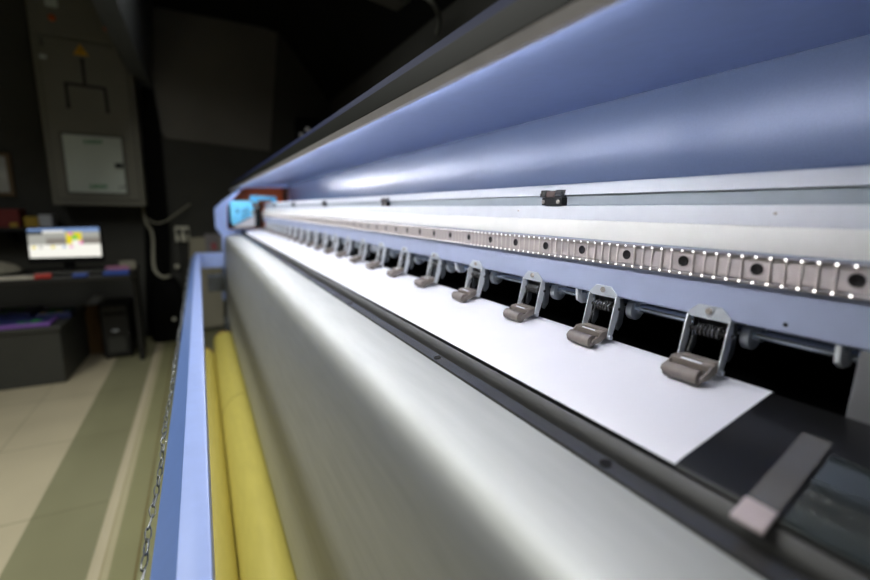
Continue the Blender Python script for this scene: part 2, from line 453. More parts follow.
c0.location = at_beam(ys[0])
for y in ys[1:]:
    r = c0.copy(); C.objects.link(r); r.location = at_beam(y)
    for ch in c0.children:
        c = ch.copy(); C.objects.link(c); c.parent = r

# near-end grey block at the right edge of the feed slot
bm = B(); extr(bm, P2([(.388,-.0890),(.4290,-.0890),(.4290,-.1495),(.3850,-.1495),(.3850,-.1300)]), -.10, .117)
under(pr, 'side_block', bm, M['sideblock'], bevel=.001)

# far end: lavender end panel with an opening, red-brown parking bay behind it
YE = Y1
bm = B()
outer = [U(*p, YE) for p in ((214.3,208.5),(222,201),(243,187.0),(249,182.5),(320,182),(320,300),(222.5,300),(222,236),(215.5,228))]
inner = [U(*p, YE) for p in ((227.3,229),(227.3,206),(241,189.5),(246,187.5),(288.5,187.5),(290,229.5))]
def ring(bm, o_, i_, d):
    def flat(poly): return [bm.verts.new(p) for p in poly]
    d = Vector(d)
    me = []
    for off in (Vector((0,0,0)), d):
        vo = [bm.verts.new(p+off) for p in o_]; vi = [bm.verts.new(p+off) for p in i_]
        es = [bm.edges.new((vo[k], vo[(k+1) % len(vo)])) for k in range(len(vo))] + [bm.edges.new((vi[k], vi[(k+1) % len(vi)])) for k in range(len(vi))]
        bmesh.ops.triangle_fill(bm, edges=es, use_beauty=True)
        me.append((vo, vi))
    for k in (0, 1):
        a, b = me[0][k], me[1][k]; n = len(a)
        for i in range(n): bm.faces.new((a[i], a[(i+1) % n], b[(i+1) % n], b[i]))
ring(bm, outer, inner, (0,.012,0))
under(pr, 'end_panel', bm, M['bluebar'], smooth=0)
bm = B()                                            # bay: walls follow the opening, back wall behind
D_ = Vector((0,.28,0)); o_ = Vector((0,.0122,0))
grow = [p + (p-sum(inner, Vector())/len(inner)).normalized()*.004 for p in inner]
va = [bm.verts.new(p+o_) for p in grow]; vb = [bm.verts.new(p+D_) for p in grow]
for i in range(len(va)):
    k = (i+1) % len(va); bm.faces.new((va[i], va[k], vb[k], vb[i])).material_index = 1 if i == 4 else 0
bm.faces.new(vb)
bay = under(pr, 'parking_bay', bm, [M['rust'], M['rustdark']], smooth=0); bay['label'] = 'red-brown bay at the far end'
# print carriage parked in front of the bay
YC = 3.18
bm = B()
pts = [U(*p, YC) for p in ((229.8,203),(232,200.8),(251,200.8),(252.5,203),(255,214.5),(234,225.5),(231.5,224))]
slab(bm, pts, (0,.11,0))
carr = under(pr, 'print_carriage', bm, M['cyan'], bevel=.004); carr['label'] = 'cyan print carriage cover parked at the far end'
bm = B(); slab(bm, [U(*p, YC) for p in ((234.5,226.2),(255.2,215.2),(256,226),(253,227.6),(233,227.6))], (0,.11,0)); sub(carr, 'lower_cover', bm, M['lip'], bevel=.002)
bm = B(); slab(bm, [U(*p, YC-.01) for p in ((255.2,204),(261.5,204),(261.5,227.4),(255.4,227.4))], (0,.10,0)); sub(carr, 'slider_block', bm, M['black'])
bm = B()
slab(bm, [U(*p, YC+.03) for p in ((249.8,195.3),(276.3,196.6),(276.9,202.5),(272.7,202.5),(272.3,200.2),(258.5,199.8),(256.3,203.8),(250.2,199.4))], (0,.03,0))
sub(carr, 'handle_frame', bm, M['cyan'], bevel=.002)
bm = B(); lathe(bm, [(0,.012),(.02,.012),(.026,.008)], U(252.8,212.5,YC-.012), (0,-1,0), 14); lathe(bm, [(0,.009),(.02,.009)], U(256.8,207,YC-.012), (0,-1,0), 12); sub(carr, 'knob', bm, M['chrome'])
bm = B()                                            # column of dark marks on the cover
for cx, ts in ((243.3, (209,211.6,213.4,216,218.2)), (247.2, (208.4,210.6,212,214.4,216)), (237.6, (209.2,211,212.2))):
    for t in ts:
        p = U(cx, t, YC-.0008); w = .006+.004*random.random()
        box(bm, p.x-w, p.x+w, p.y, p.y+.0006, p.z-.0045, p.z+.0035)
sub(carr, 'lettering', bm, M['navy'], smooth=0)

# lavender front bar with end brackets, and the stand below
bm = B()
zt = -.2900
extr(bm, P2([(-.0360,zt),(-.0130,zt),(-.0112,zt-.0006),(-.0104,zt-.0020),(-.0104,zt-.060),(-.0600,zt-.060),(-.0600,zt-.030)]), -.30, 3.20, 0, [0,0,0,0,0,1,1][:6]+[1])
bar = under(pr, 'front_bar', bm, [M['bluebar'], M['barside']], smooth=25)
for y in (3.165, -.30):
    bm = B(); box(bm, -.0104, .130, y, y+.035, zt-.095+H, zt-.001+H)
    sub(bar, 'end_bracket', bm, M['bluebar'], bevel=.002)
for y0, y1 in ((2.98, 3.18), (-.32, -.20)):
    bm = B(); box(bm, .10, .50, y0, y1, .0, H-.71); box(bm, .02, .60, y0-.02, y1+.02, 0, .05)
    box(bm, .02, .119, y0+.05, y1-.05, H-.52, H-.42)
    under(pr, 'stand_leg', bm, M['duct'], bevel=.004)
bm = B(); box(bm, -.100, .30, -.199, 2.979, H-.889, H-.879); box(bm, -.100, -.090, -.199, 2.979, H-.879, H-.866)
under(pr, 'roll_shelf', bm, M['boxgrey'], smooth=0)

# ---------------------------------------------------------------- things on and around the machine
# the white sheet passing under the rollers
def paper_sheet():
    bm = B()
    prof = [(.3805,-.152),(.3800,-.1390),(.3780,-.1333),(.3745,-.1318)]
    for i in range(1, 11): t = i/10; prof.append((.3745-.1085*t, -.1318-.0189*t))
    prof += [(.262,-.1514),(.258,-.1522),(.2545,-.1530),(.2515,-.1542)]
    ysn = [.150+.0015*0]; ysn = [.1505, .16, .2, .3, .5, 1., 2., 3.05]
    rows = []
    for y in ysn: rows.append([bm.verts.new((x*KB, y*KB+(0 if y > .151 else .0065*(x-.2515)/.12), z*KB+H+.0006)) for x, z in prof])
    for a, b in zip(rows, rows[1:]):
        for i in range(len(prof)-1): bm.faces.new((a[i], a[i+1], b[i+1], b[i]))
    o = link('paper_sheet', bm, M['paper'], smooth=60)
    return tag(o, 'wide white paper sheet lying under the row of pinch rollers', 'paper')
paper_sheet()

# smoky plastic strip and grey sheet on the platen at the right
def platz(x): return -.1530 + (x-.2545)*.1746
bm = B()
def sheetstrip(bm, prof, yl, yr, th):
    def row(y, t): return [bm.verts.new((x*KB, (y+(x-.235)*sl)*KB, z*KB+H+t)) for x, z, sl in prof]
    a, b, c, d = row(yl, 0), row(yr, 0), row(yl, th), row(yr, th)
    n = len(prof)
    for i in range(n-1):
        bm.faces.new((a[i],a[i+1],b[i+1],b[i])); bm.faces.new((c[i],d[i],d[i+1],c[i+1]))
        bm.faces.new((a[i],c[i],c[i+1],a[i+1])); bm.faces.new((b[i],b[i+1],d[i+1],d[i]))
    bm.faces.new((a[0],b[0],d[0],c[0])); bm.faces.new((a[-1],c[-1],d[-1],b[-1]))
sheetstrip(bm, [(x, platz(x)+.0008, .12) for x in (.2526,.26,.28,.30,.32,.334)], .1085, .0930, .0016)
o = thing('edge_clip', '', 'clip', (.293, .103, platz(.285)*KB+H))
under(o, 'strip', bm, M['clearp'], smooth=40, bevel=.0004)
bm = B(); sheetstrip(bm, [(x, platz(x)+.0010, .12) for x in (.2340,.2352,.2385,.246,.2525)], .1086, .0929, .0022); under(o, 'end_tab', bm, M['clearend'], smooth=40, bevel=.0005)['label'] = 'cloudy pinkish white end'
tag(o, 'smoky translucent plastic strip lying across the black platen at right', 'clip')
bm = B()
sheetstrip(bm, [(x, platz(x)+.0006, .12) for x in (.250,.2535,.258,.27,.30,.322)], .0905, -.02, .0008)
o = link('metal_sheet', bm, M['greysheet'], smooth=40)
tag(o, 'thin dark grey sheet beside the plastic strip, lower right corner', 'sheet')

# yellow rolls on the shelf
def roll(xc, zc, r, y0, y1, m, label):
    t = thing('media_roll', label, 'roll', (xc, (y0+y1)/2, zc+H-r), 'yellow rolls below the front bar')
    bm = B(); lathe(bm, [(0,r*.96),(.002,r),(y1-y0-.002,r),(y1-y0,r*.96)], (xc,y0,zc+H), (0,1,0), 48); under(t, 'wrap', bm, m, smooth=40)
    bm = B(); lathe(bm, [(0,r*.99),(.010,r*.99),(.012,r*.6)], (xc,y1,zc+H), (0,1,0), 40); under(t, 'core_end', bm, M['redcore'], smooth=40)
    return t
r2 = roll(.0890, -.8130, .0650, -.15, 2.90, M['yellow'], 'yellow media roll nearest the silver cover')
bm = B()
pts = []
for i in range(13):
    a = math.radians(178-i*9); pts.append((.089+.0654*math.cos(a), 1.78+.10*(i/12)**1.2, -.8130+H+.0654*math.sin(a)))
tube(bm, pts, .0010, 6); under(r2, 'seam', bm, M['seam'])
roll(-.0320, -.8230, .0550, -.12, 2.66, M['yellowb'], 'yellow media roll under the lavender bar, left of the other')

# steel chain along the bar's outer edge
bm = B()
def link_ring(bm, c, ang, tilt):
    R = Matrix.Rotation(ang, 3, 'Y'); T = Matrix.Rotation(tilt, 3, 'Z')
    pts = []
    for i in range(14):
        a = 2*math.pi*i/14; p = Vector((.0030*math.cos(a), .0120*math.sin(a), 0)); pts.append(c + T @ (R @ p))
    seg = 6; L = []
    for i in range(14):
        t = (pts[(i+1) % 14]-pts[i-1]).normalized(); n = (pts[i]-c).normalized(); b = t.cross(n).normalized()
        L.append([bm.verts.new(pts[i]+(n*math.cos(2*math.pi*k/seg)+b*math.sin(2*math.pi*k/seg))*.0010) for k in range(seg)])
    for i in range(14):
        a, b = L[i], L[(i+1) % 14]
        for k in range(seg): bm.faces.new((a[k], a[(k+1) % seg], b[(k+1) % seg], b[k]))
y = .30; i = 0
while y < 3.1:
    link_ring(bm, Vector((-.0665+.0012*math.sin(y*23), y, -.3255+H+.001*math.sin(y*31))), math.radians(40 if i % 2 else -50)+random.uniform(-.4,.4), random.uniform(-.12,.12)); y += .0200; i += 1
o = link('chain', bm, M['chainsteel'], smooth=60)
tag(o, 'thin steel link chain hanging along the outer edge of the lavender bar', 'chain')

# ================================================================== ROOM
YW = 4.30
XL, XR = -3.2, 1.15
bm = B(); box(bm, XL, XR+.1, -2.5, YW+.1, -.1, 0)
fm = bpy.data.materials.new('tile_floor'); fm.use_nodes = True
nt = fm.node_tree; bs = nt.nodes['Principled BSDF']; bs.inputs['Roughness'].default_value = .32
tc = nt.nodes.new('ShaderNodeTexCoord'); sx = nt.nodes.new('ShaderNodeSeparateXYZ'); nt.links.new(tc.outputs['Object'], sx.inputs[0])
mr = nt.nodes.new('ShaderNodeMapRange'); mr.inputs['From Min'].default_value = -1.; mr.inputs['From Max'].default_value = 0.
nt.links.new(sx.outputs['X'], mr.inputs['Value'])
rp_ = nt.nodes.new('ShaderNodeValToRGB'); cr = rp_.color_ramp; cr.interpolation = 'CONSTANT'
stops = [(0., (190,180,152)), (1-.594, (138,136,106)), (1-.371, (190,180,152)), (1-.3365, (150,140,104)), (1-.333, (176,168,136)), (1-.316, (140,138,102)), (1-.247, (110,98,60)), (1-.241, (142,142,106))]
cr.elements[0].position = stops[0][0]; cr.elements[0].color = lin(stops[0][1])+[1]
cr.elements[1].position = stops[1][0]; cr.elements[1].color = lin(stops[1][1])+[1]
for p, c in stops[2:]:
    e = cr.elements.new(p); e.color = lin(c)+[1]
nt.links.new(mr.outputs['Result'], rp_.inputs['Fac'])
def math_node(op, a, b):
    n = nt.nodes.new('ShaderNodeMath'); n.operation = op
    for i, v in enumerate((a, b)):
        if v is None: continue
        if isinstance(v, (int, float)): n.inputs[i].default_value = v
        else: nt.links.new(v, n.inputs[i])
    return n.outputs[0]
def lines(src, period, off, w):
    t = math_node('ADD', src, -off+period*50+period/2); t = math_node('MODULO', t, period); t = math_node('SUBTRACT', t, period/2); t = math_node('ABSOLUTE', t, None)
    return math_node('LESS_THAN', t, w)
gy = lines(sx.outputs['Y'], .604, 1.862, .0035)
gx = math_node('MULTIPLY', lines(sx.outputs['X'], .26, -.594-.26, .0025), math_node('LESS_THAN', sx.outputs['X'], -.62))
g = math_node('MAXIMUM', gy, gx); g = math_node('MULTIPLY', g, math_node('LESS_THAN', sx.outputs['X'], -.372)); g = math_node('MULTIPLY', g, .55)
nz = nt.nodes.new('ShaderNodeTexNoise'); nz.inputs['Scale'].default_value = 3.; nt.links.new(tc.outputs['Object'], nz.inputs['Vector'])
mx0 = nt.nodes.new('ShaderNodeMix'); mx0.data_type = 'RGBA'; mx0.blend_type = 'MULTIPLY'; mx0.inputs['Factor'].default_value = .25
nt.links.new(rp_.outputs['Color'], mx0.inputs[6]); nt.links.new(nz.outputs['Fac'], mx0.inputs[7])
mx = nt.nodes.new('ShaderNodeMix'); mx.data_type = 'RGBA'
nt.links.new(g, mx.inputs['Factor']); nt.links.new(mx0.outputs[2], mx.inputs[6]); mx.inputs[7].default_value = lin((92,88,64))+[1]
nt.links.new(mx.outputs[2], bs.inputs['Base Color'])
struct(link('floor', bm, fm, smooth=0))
bm = B(); box(bm, XL-.1, XR+.1, YW, YW+.1, 0, 2.9); struct(link('wall_back', bm, M['wall'], smooth=0))
bm = B(); box(bm, XL-.1, XL, -2.5, YW, 0, 2.9); struct(link('wall_left', bm, M['wall'], smooth=0))
bm = B(); box(bm, XR, XR+.1, -2.5, YW, 0, 2.6); struct(link('wall_right', bm, M['wall'], smooth=0))
bm = B(); box(bm, XL-.1, XR+.1, -2.6, -2.5, 0, 2.9); struct(link('wall_front', bm, M['wall'], smooth=0))
bm = B()
extr(bm, [(XL,2.585),(.72,2.585),(XR,2.06),(XR,2.9),(XL,2.9)], -2.5, YW); struct(link('ceiling', bm, M['ceil'], smooth=0))
# lighter board and beige lower piece on the back wall
bm = B(); slab(bm, [U(*p, YW-.012) for p in ((146,-3),(190,-3),(277.5,33),(270,151),(166,138),(157,125))], (0,.011,0)); struct(link('trim_1', bm, M['wallb'], smooth=0))
bm = B(); slab(bm, [U(*p, YW-.012) for p in ((189,238),(222,236),(224,325),(190,331))], (0,.011,0)); struct(link('trim_2', bm, M['wallc'], smooth=0))
bm = B(); slab(bm, [U(*p, YW-.06) for p in ((141,86),(153,88),(160,125),(170,240),(170,331),(147,334))], (0,.058,0)); struct(link('trim_3', bm, M['column'], smooth=0))
bm = B(); slab(bm, [U(*p, YW-.06) for p in ((108,-4),(147,-4),(153.5,89),(128,87)) ], (0,.04,0)); struct(link('trim_4', bm, M['duct'], smooth=0))
# dark boxed duct running along under the ceiling
a, b = U(132.5,81,4.29), U(152,89,4.29)
bm = B(); extr(bm, [(a.x,a.z),(b.x,b.z-.015),(b.x+.06,2.584),(a.x+.005,2.584)], 1.2, 4.29); o = link('ceiling_duct', bm, M['duct'], smooth=0)
tag(o, 'dark grey slanted duct under the ceiling beside the electrical cabinet', 'duct')

# electrical cabinet
YCAB = 4.06
def UC(u, v, d=0.): return U(u, v, YCAB-d)
cabl, cabr = UC(53,205), UC(146,206)
cab = thing('electrical_cabinet', 'tall grey electrical cabinet with a pale meter door, on the back wall', 'cabinet', ((cabl.x+cabr.x)/2, YCAB, cabl.z))
xl, xr, zb = cabl.x, cabr.x, cabl.z
bm = B(); box(bm, xl, xr, YCAB, YW-.002, zb, 2.55); under(cab, 'housing', bm, M['cab'], bevel=.006)
bm = B(); box(bm, xl+.035, xr-.035, YCAB-.012, YCAB, zb+.045, 2.19); box(bm, xl+.028, xr-.028, YCAB-.004, YCAB, zb+.038, 2.197, 1)
door = under(cab, 'lower_door', bm, [M['cab'], M['cabline']], bevel=.003)
bm = B(); box(bm, xl+.035, xr-.035, YCAB-.012, YCAB, 2.21, 2.54); up = under(cab, 'upper_door', bm, M['cab'], bevel=.003)
def rectpx(bm, u0, v0, u1, v1, d, th=.003, mi=0):
    p, q = UC(u0, v0, d), UC(u1, v1, d); box(bm, min(p.x,q.x), max(p.x,q.x), YCAB-d-th, YCAB-d, min(p.z,q.z), max(p.z,q.z), mi)
p, q = UC(62,134,.012), UC(127,193.5,.012)
bm = B(); box(bm, p.x-.016, q.x+.016, YCAB-.018, YCAB-.012, q.z-.016, p.z+.016, 1); box(bm, p.x, q.x, YCAB-.024, YCAB-.018, q.z, p.z)
md = under(cab, 'meter_door', bm, [M['cabwhite'], M['cabline']], bevel=.002); md['label'] = 'pale greenish white meter door'
bm = B(); rectpx(bm, 115,163.5,123.5,168, .024, .014); sub(md, 'handle', bm, M['black'])
for u0, u1, v in ((83.5,102,141.7), (89.5,108,186.5)):
    bm = B(); u = u0
    while u < u1:
        w = random.uniform(1.2, 2.4); rectpx(bm, u, v-1.9, min(u+w, u1), v+2.0, .0242, .001); u += w+.35
    sub(md, 'green_lettering', bm, M['green'], smooth=0)
bm = B(); rectpx(bm, 119,186.5,121,188.5, .0242, .001); rectpx(bm, 123,186,125.5,188, .0242, .001); sub(md, 'mark', bm, M['dcable'], smooth=0)
# warning triangle with a bolt sign
c = UC(80.5,50.5,.0125); s = .043
bm = B(); slab(bm, [(c.x-s,c.y,c.z-s*.72),(c.x+s,c.y,c.z-s*.72),(c.x,c.y,c.z+s*.95)], (0,-.001,0)); ws = under(cab, 'warning_sign', bm, M['sign'], smooth=0)
bm = B(); s2 = s*.68
slab(bm, [(c.x+a_*s2,c.y-.0012,c.z+b_*s2-.002) for a_, b_ in ((.05,.85),(-.22,.05),(.0,.05),(-.10,-.62),(.26,.22),(.04,.22))], (0,-.0006,0)); sub(ws, 'lightning_bolt', bm, M['dcable'], smooth=0)
# one-line diagram
bm = B()
def seg2(u0, v0, u1, v1, w=.009):
    p, q = UC(u0,v0,.0125), UC(u1,v1,.0125); d = (q-p); n = Vector((-d.z,0,d.x)).normalized()*w
    slab(bm, [p-n,p+n,q+n,q-n], (0,-.0012,0))
seg2(82,59,84.8,84.3); seg2(64.5,83,106,88.8); seg2(65.3,82,68.8,108); seg2(104.8,88,108,113)
for u, v in ((82,60),(68.6,106.5),(107.8,111.5)):
    p = UC(u,v,.0125); lathe(bm, [(0,.013),(.0012,.013)], p, (0,-1,0), 12)
under(cab, 'line_diagram', bm, M['dcable'], smooth=0)
bm = B(); rectpx(bm, 39,54,46.5,59, .012, .003); under(cab, 'nameplate', bm, M['cabwhite'])
bm = B(); rectpx(bm, 38.5,37,44,47, .012, .003); under(cab, 'lock', bm, M['cabline'])
for u, v in ((52,18),(107,28.5)):
    bm = B(); p = UC(u,v,.012); lathe(bm, [(0,.02),(.012,.019),(.018,.012)], p, (0,-1,0), 14); under(cab, 'indicator_lamp', bm, M['orange'])
bm = B(); rectpx(bm, 44,-4,58,8, .012, .008); under(cab, 'meter', bm, M['cabwhite'])

# wall things
p, q = U(-14,152,4.27), U(15.5,196,4.27)
t = thing('picture_frame', 'tan framed picture on the dark wall at the left edge', 'picture', ((p.x+q.x)/2, 4.28, q.z))
bm = B(); w = .025
box(bm, p.x, q.x, 4.265, 4.298, p.z-w, p.z); box(bm, p.x, q.x, 4.265, 4.298, q.z, q.z+w); box(bm, p.x, p.x+w, 4.265, 4.298, q.z+w, p.z-w); box(bm, q.x-w, q.x, 4.265, 4.298, q.z+w, p.z-w)
under(t, 'frame', bm, M['frame']); bm = B(); box(bm, p.x+w, q.x-w, 4.275, 4.298, q.z+w, p.z-w); under(t, 'print', bm, M['photo'], smooth=0)
# wall shelf behind the monitor with boxes on it
zs = U(30,227,4.15).z
bm = B(); box(bm, -1.7, -.80, 4.0, 4.298, zs-.02, zs)
for x in (-1.2, -.9): slab(bm, [(x,4.298,zs-.02),(x,4.05,zs-.02),(x,4.298,zs-.12)], (.012,0,0))
o = link('wall_shelf', bm, M['dark'], smooth=0); tag(o, 'narrow black shelf on the back wall above the monitor', 'shelf')
def boxthing(name, u0, v0, u1, Yf, dep, z0, m, label, cat, lid=None):
    p, q = U(u0, v0, Yf), U(u1, v0, Yf)
    bm = B(); box(bm, p.x, q.x, Yf, Yf+dep, z0, p.z); box(bm, p.x-.002, q.x+.002, Yf-.002, Yf+dep+.002, p.z-.02, p.z+.001, 1 if lid else 0)
    o = link(name, bm, [m, lid] if lid else m, smooth=0, bevel=.002); return tag(o, label, cat)
boxthing('carton', 23.5,217,37.5, 4.10,.12, zs, M['ybox'], 'small mustard yellow carton on the wall shelf above the monitor', 'box')
boxthing('carton', 38,215,51, 4.10,.12, zs, M['whitebox'], 'small white carton on the wall shelf, right of the yellow one', 'box')
boxthing('storage_box', -16,209,18, 4.08,.15, zs, M['darkred'], 'dark red box with a yellow tag on the wall shelf at far left', 'box')
bm = B(); p, q = U(9.5,223,4.076), U(18,227,4.076); box(bm, p.x, q.x, 4.0765, 4.0775, max(zs+.002,q.z), p.z)
o = [x for x in C.objects if x.name.startswith('storage_box')][0]; sub(o, 'tag', bm, M['ybox'])
# double socket with cables
p, q = U(174.5,226.5,4.27), U(190,241.5,4.27)
so = thing('wall_socket', 'cream double wall socket with plugs near the lavender end panel', 'socket', ((p.x+q.x)/2, 4.28, q.z))
bm = B(); box(bm, p.x, q.x, 4.265, 4.287, q.z, p.z); under(so, 'plate', bm, M['socket'], bevel=.004)
for u in (179, 186):
    bm = B(); c = U(u, 231.5, 4.262); box(bm, c.x-.016, c.x+.016, 4.235, 4.264, c.z-.02, c.z+.02); under(so, 'plug', bm, M['dcable'], bevel=.004)
bm = B(); tube(bm, smoothpath([U(179,234,4.24), U(180.5,242,4.25), U(182,262,4.26), U(181,285,4.26), U(184,310,4.26)]), .006, 8)
tube(bm, smoothpath([U(186,234,4.24), U(187,242,4.25), U(187,262,4.26), U(189,290,4.26)]), .006, 8); under(so, 'lead', bm, M['dcable'])
bm = B(); tube(bm, smoothpath([U(143,208,4.21), U(146,222,4.2), U(152.5,235,4.2), U(153.5,262,4.05), U(156,272,3.99), U(163,277,3.98), U(170,276,4.0)]), .011, 10)
o = link('power_cable', bm, M['cable'], smooth=60); tag(o, 'pale grey cable looping down from under the electrical cabinet', 'cable')
bm = B(); tube(bm, smoothpath([U(148,218.5,4.225), U(155,223,4.225), U(165,221.5,4.225), U(176,214,4.225), U(190,204,4.27)]), .006, 8)
o = link('power_cable', bm, M['cable'], smooth=60); tag(o, 'thin pale cable strung sideways across the black column', 'cable')
# black bag on the floor against the column, with two pale buckles
c = U(166,336,4.05)
bag = thing('black_bag', 'tall black bag standing on the floor between the desk and the lavender bar', 'bag', (c.x, 4.1, 0))
bm = B(); x0, x1 = U(148,300,4.05).x, U(184,300,4.05).x
rings = []
for z, sx_, sy in ((0,.92,.9),(.03,1,1),(.28,.98,1),(.42,.92,.9),(.50,.7,.7),(.53,.4,.4)):
    cx = (x0+x1)/2; rx = (x1-x0)/2*sx_; ry = .085*sy
    rings.append([bm.verts.new((cx+rx*math.copysign(abs(math.cos(a))**.6, math.cos(a)), 4.115+ry*math.copysign(abs(math.sin(a))**.6, math.sin(a)), z)) for a in [2*math.pi*i/20 for i in range(20)]])
for a_, b_ in zip(rings, rings[1:]):
    for i in range(20): bm.faces.new((a_[i], a_[(i+1) % 20], b_[(i+1) % 20], b_[i]))
bm.faces.new(rings[0]); bm.faces.new(rings[-1])
under(bag, 'body', bm, M['column'], smooth=60)
bm = B(); c = U(174,319,4.03); lathe(bm, [(0,.014),(.012,.014),(.016,.009)], (c.x,4.033,c.z), (0,-1,0), 12); under(bag, 'buckle', bm, M['socket'])
c = U(177,267,4.26); bm = B(); lathe(bm, [(0,.020),(.02,.018),(.03,.010)], (c.x,4.286,c.z), (0,-1,0), 14)
o = link('cable_cap', bm, M['socket']); tag(o, 'small round cream cap on the wall below the double socket', 'cap')
# poster at the lower wall behind the bar
p, q = U(204.5,234,4.27), U(220,252.5,4.27)
t = thing('wall_notice', 'pale notice with a red patch on the wall behind the end of the bar', 'notice', ((p.x+q.x)/2, 4.28, q.z))
bm = B(); box(bm, p.x, q.x, 4.283, 4.2865, q.z, p.z); under(t, 'sheet', bm, M['poster'], smooth=0)
bm = B(); a_, b_ = U(211,243,4.282), U(217,249.5,4.282); box(bm, a_.x, b_.x, 4.2822, 4.283, b_.z, a_.z); under(t, 'red_patch', bm, M['posterred'], smooth=0)
# dark wall unit with a bright fitting high on the back wall
p, q = U(296.5,117.5,4.2), U(322,141,4.2)
t = thing('wall_light', 'small black wall box with a bright fitting, above the printer canopy', 'lamp', ((p.x+q.x)/2, 4.25, q.z))
bm = B(); box(bm, p.x, q.x, 4.2, 4.298, q.z, p.z); under(t, 'housing', bm, M['black'], bevel=.004)
bm = B(); c = U(307.5,129.5,4.195); lathe(bm, [(0,.020),(.012,.019),(.02,.012),(.024,.004)], (c.x,4.2,c.z), (.2,-1,0), 14); c = U(303,135,4.195); box(bm, c.x-.03, c.x+.0, 4.194, 4.2, c.z-.02, c.z+.015); under(t, 'fitting', bm, M['whitelamp'])
# ceiling lamp and a hanging cable
z = 2.03
def atz(u, v, z):
    d = Vector((u-435, v-290, FPX)); w = Vector([r.dot(d) for r in ROWS]); k = (z-H)/w.z; return Vector((w.x*k, w.y*k, z))
a_, b_, c_ = atz(397,12,z), atz(366,-1,z), atz(411,1,z)
d_ = b_+(c_-a_)
t = thing('ceiling_lamp', 'grey light fixture hanging from the black ceiling above the canopy', 'lamp', ((a_+d_)/2).to_tuple()[:2]+(2.03,))
bm = B(); slab(bm, [a_, b_, d_, c_], (0,0,.07)); under(t, 'housing', bm, M['lampgrey'], bevel=.006)
for k in (.2, .8):
    e = (a_*(1-k)+b_*k)*.5+(c_*(1-k)+d_*k)*.5; bm = B(); cyl(bm, (e.x,e.y,2.09), (e.x,e.y,min(2.584,2.585-(e.x-.72)*1.221)), .008, 8); under(t, 'hanging_rod', bm, M['lampgrey'])
bm = B(); e = (a_+d_)/2; slab(bm, [e+(p-e)*.78+Vector((0,0,-.004)) for p in (a_, b_, d_, c_)], (0,0,.0035)); under(t, 'diffuser', bm, M['cab'])
bm = B(); tube(bm, smoothpath([atz(414,-9,2.03), atz(427,-2,1.99), atz(436,8,1.96), atz(440,22,1.93), atz(437,34,1.90)]), .010, 8)
o = link('hanging_cable', bm, M['lampgrey'], smooth=60); tag(o, 'grey cable curving down from the ceiling by the fluorescent fixture', 'cable')

# desk
DZ = H-.425
desk = thing('desk', 'low black computer desk against the back wall', 'desk', (-1.0, 3.56, 0))
bm = B(); box(bm, -1.75, -.405, 3.30, 3.84, DZ-.03, DZ); under(desk, 'desktop', bm, M['dark'], bevel=.003)
for x in (-.44, -1.75):
    bm = B(); box(bm, x, x+.025, 3.62, 3.82, 0, DZ-.031); under(desk, 'side_panel', bm, M['dark'], smooth=0)
# monitor
YM = 3.56
mon = thing('monitor', 'flat black monitor showing a bright layout program, on the desk', 'monitor', (-.76, YM+.03, DZ))
tl, tr, br, bl = U(26.8,229,YM), U(98.5,227.2,YM), U(101.8,256.2,YM), U(30.2,258,YM)
def scr(s, t): return (tl*(1-s)+tr*s)*(1-t) + (bl*(1-s)+br*s)*t
bm = B(); slab(bm, [scr(-.03,-.05)+Vector((0,.004,0)), scr(1.03,-.05)+Vector((0,.004,0)), scr(1.03,1.20)+Vector((0,.004,0)), scr(-.03,1.20)+Vector((0,.004,0))], (0,.03,0))
under(mon, 'case', bm, M['black'], bevel=.003)
bm = B(); box(bm, -.79, -.73, YM+.035, YM+.055, DZ+.012, DZ+.16); box(bm, -.86, -.66, YM-.04, YM+.10, DZ, DZ+.012); under(mon, 'stand', bm, M['black'], bevel=.003)
bm = B()
def sq(s0, t0, s1, t1, mi, d=0.):
    slab(bm, [scr(s0,t0)+Vector((0,-d,0)), scr(s1,t0)+Vector((0,-d,0)), scr(s1,t1)+Vector((0,-d,0)), scr(s0,t1)+Vector((0,-d,0))], (0,.0006,0), mi)
mats_s = [M['s_white'], M['s_grey'], M['s_dgrey'], M['s_blue'], M['s_dark'], M['s_yel'], M['s_grn'], M['s_pnk']]
sq(0,0,1,.14,3,.001); sq(0,.08,.20,.20,4,.0018); sq(.20,.08,.5,.14,0,.0018)
sq(0,.14,1,.34,1,.001); sq(0,.34,1,.56,2,.001); sq(0,.24,.24,.56,1,.0018)
sq(.52,.14,.74,.56,5,.0018); sq(.60,.24,.68,.40,6,.0024); sq(.55,.16,.62,.24,7,.0024); sq(.70,.44,.75,.56,7,.0024); sq(.60,.42,.70,.56,0,.0024)
sq(0,.56,1,1,0,.001); sq(.04,.60,.09,.68,5,.0018); sq(.14,.60,.18,.68,1,.0018); sq(.3,.60,.35,.68,5,.0018); sq(.46,.60,.50,.68,3,.0018); sq(.56,.60,.6,.68,7,.0018)
under(mon, 'screen', bm, mats_s, smooth=0)
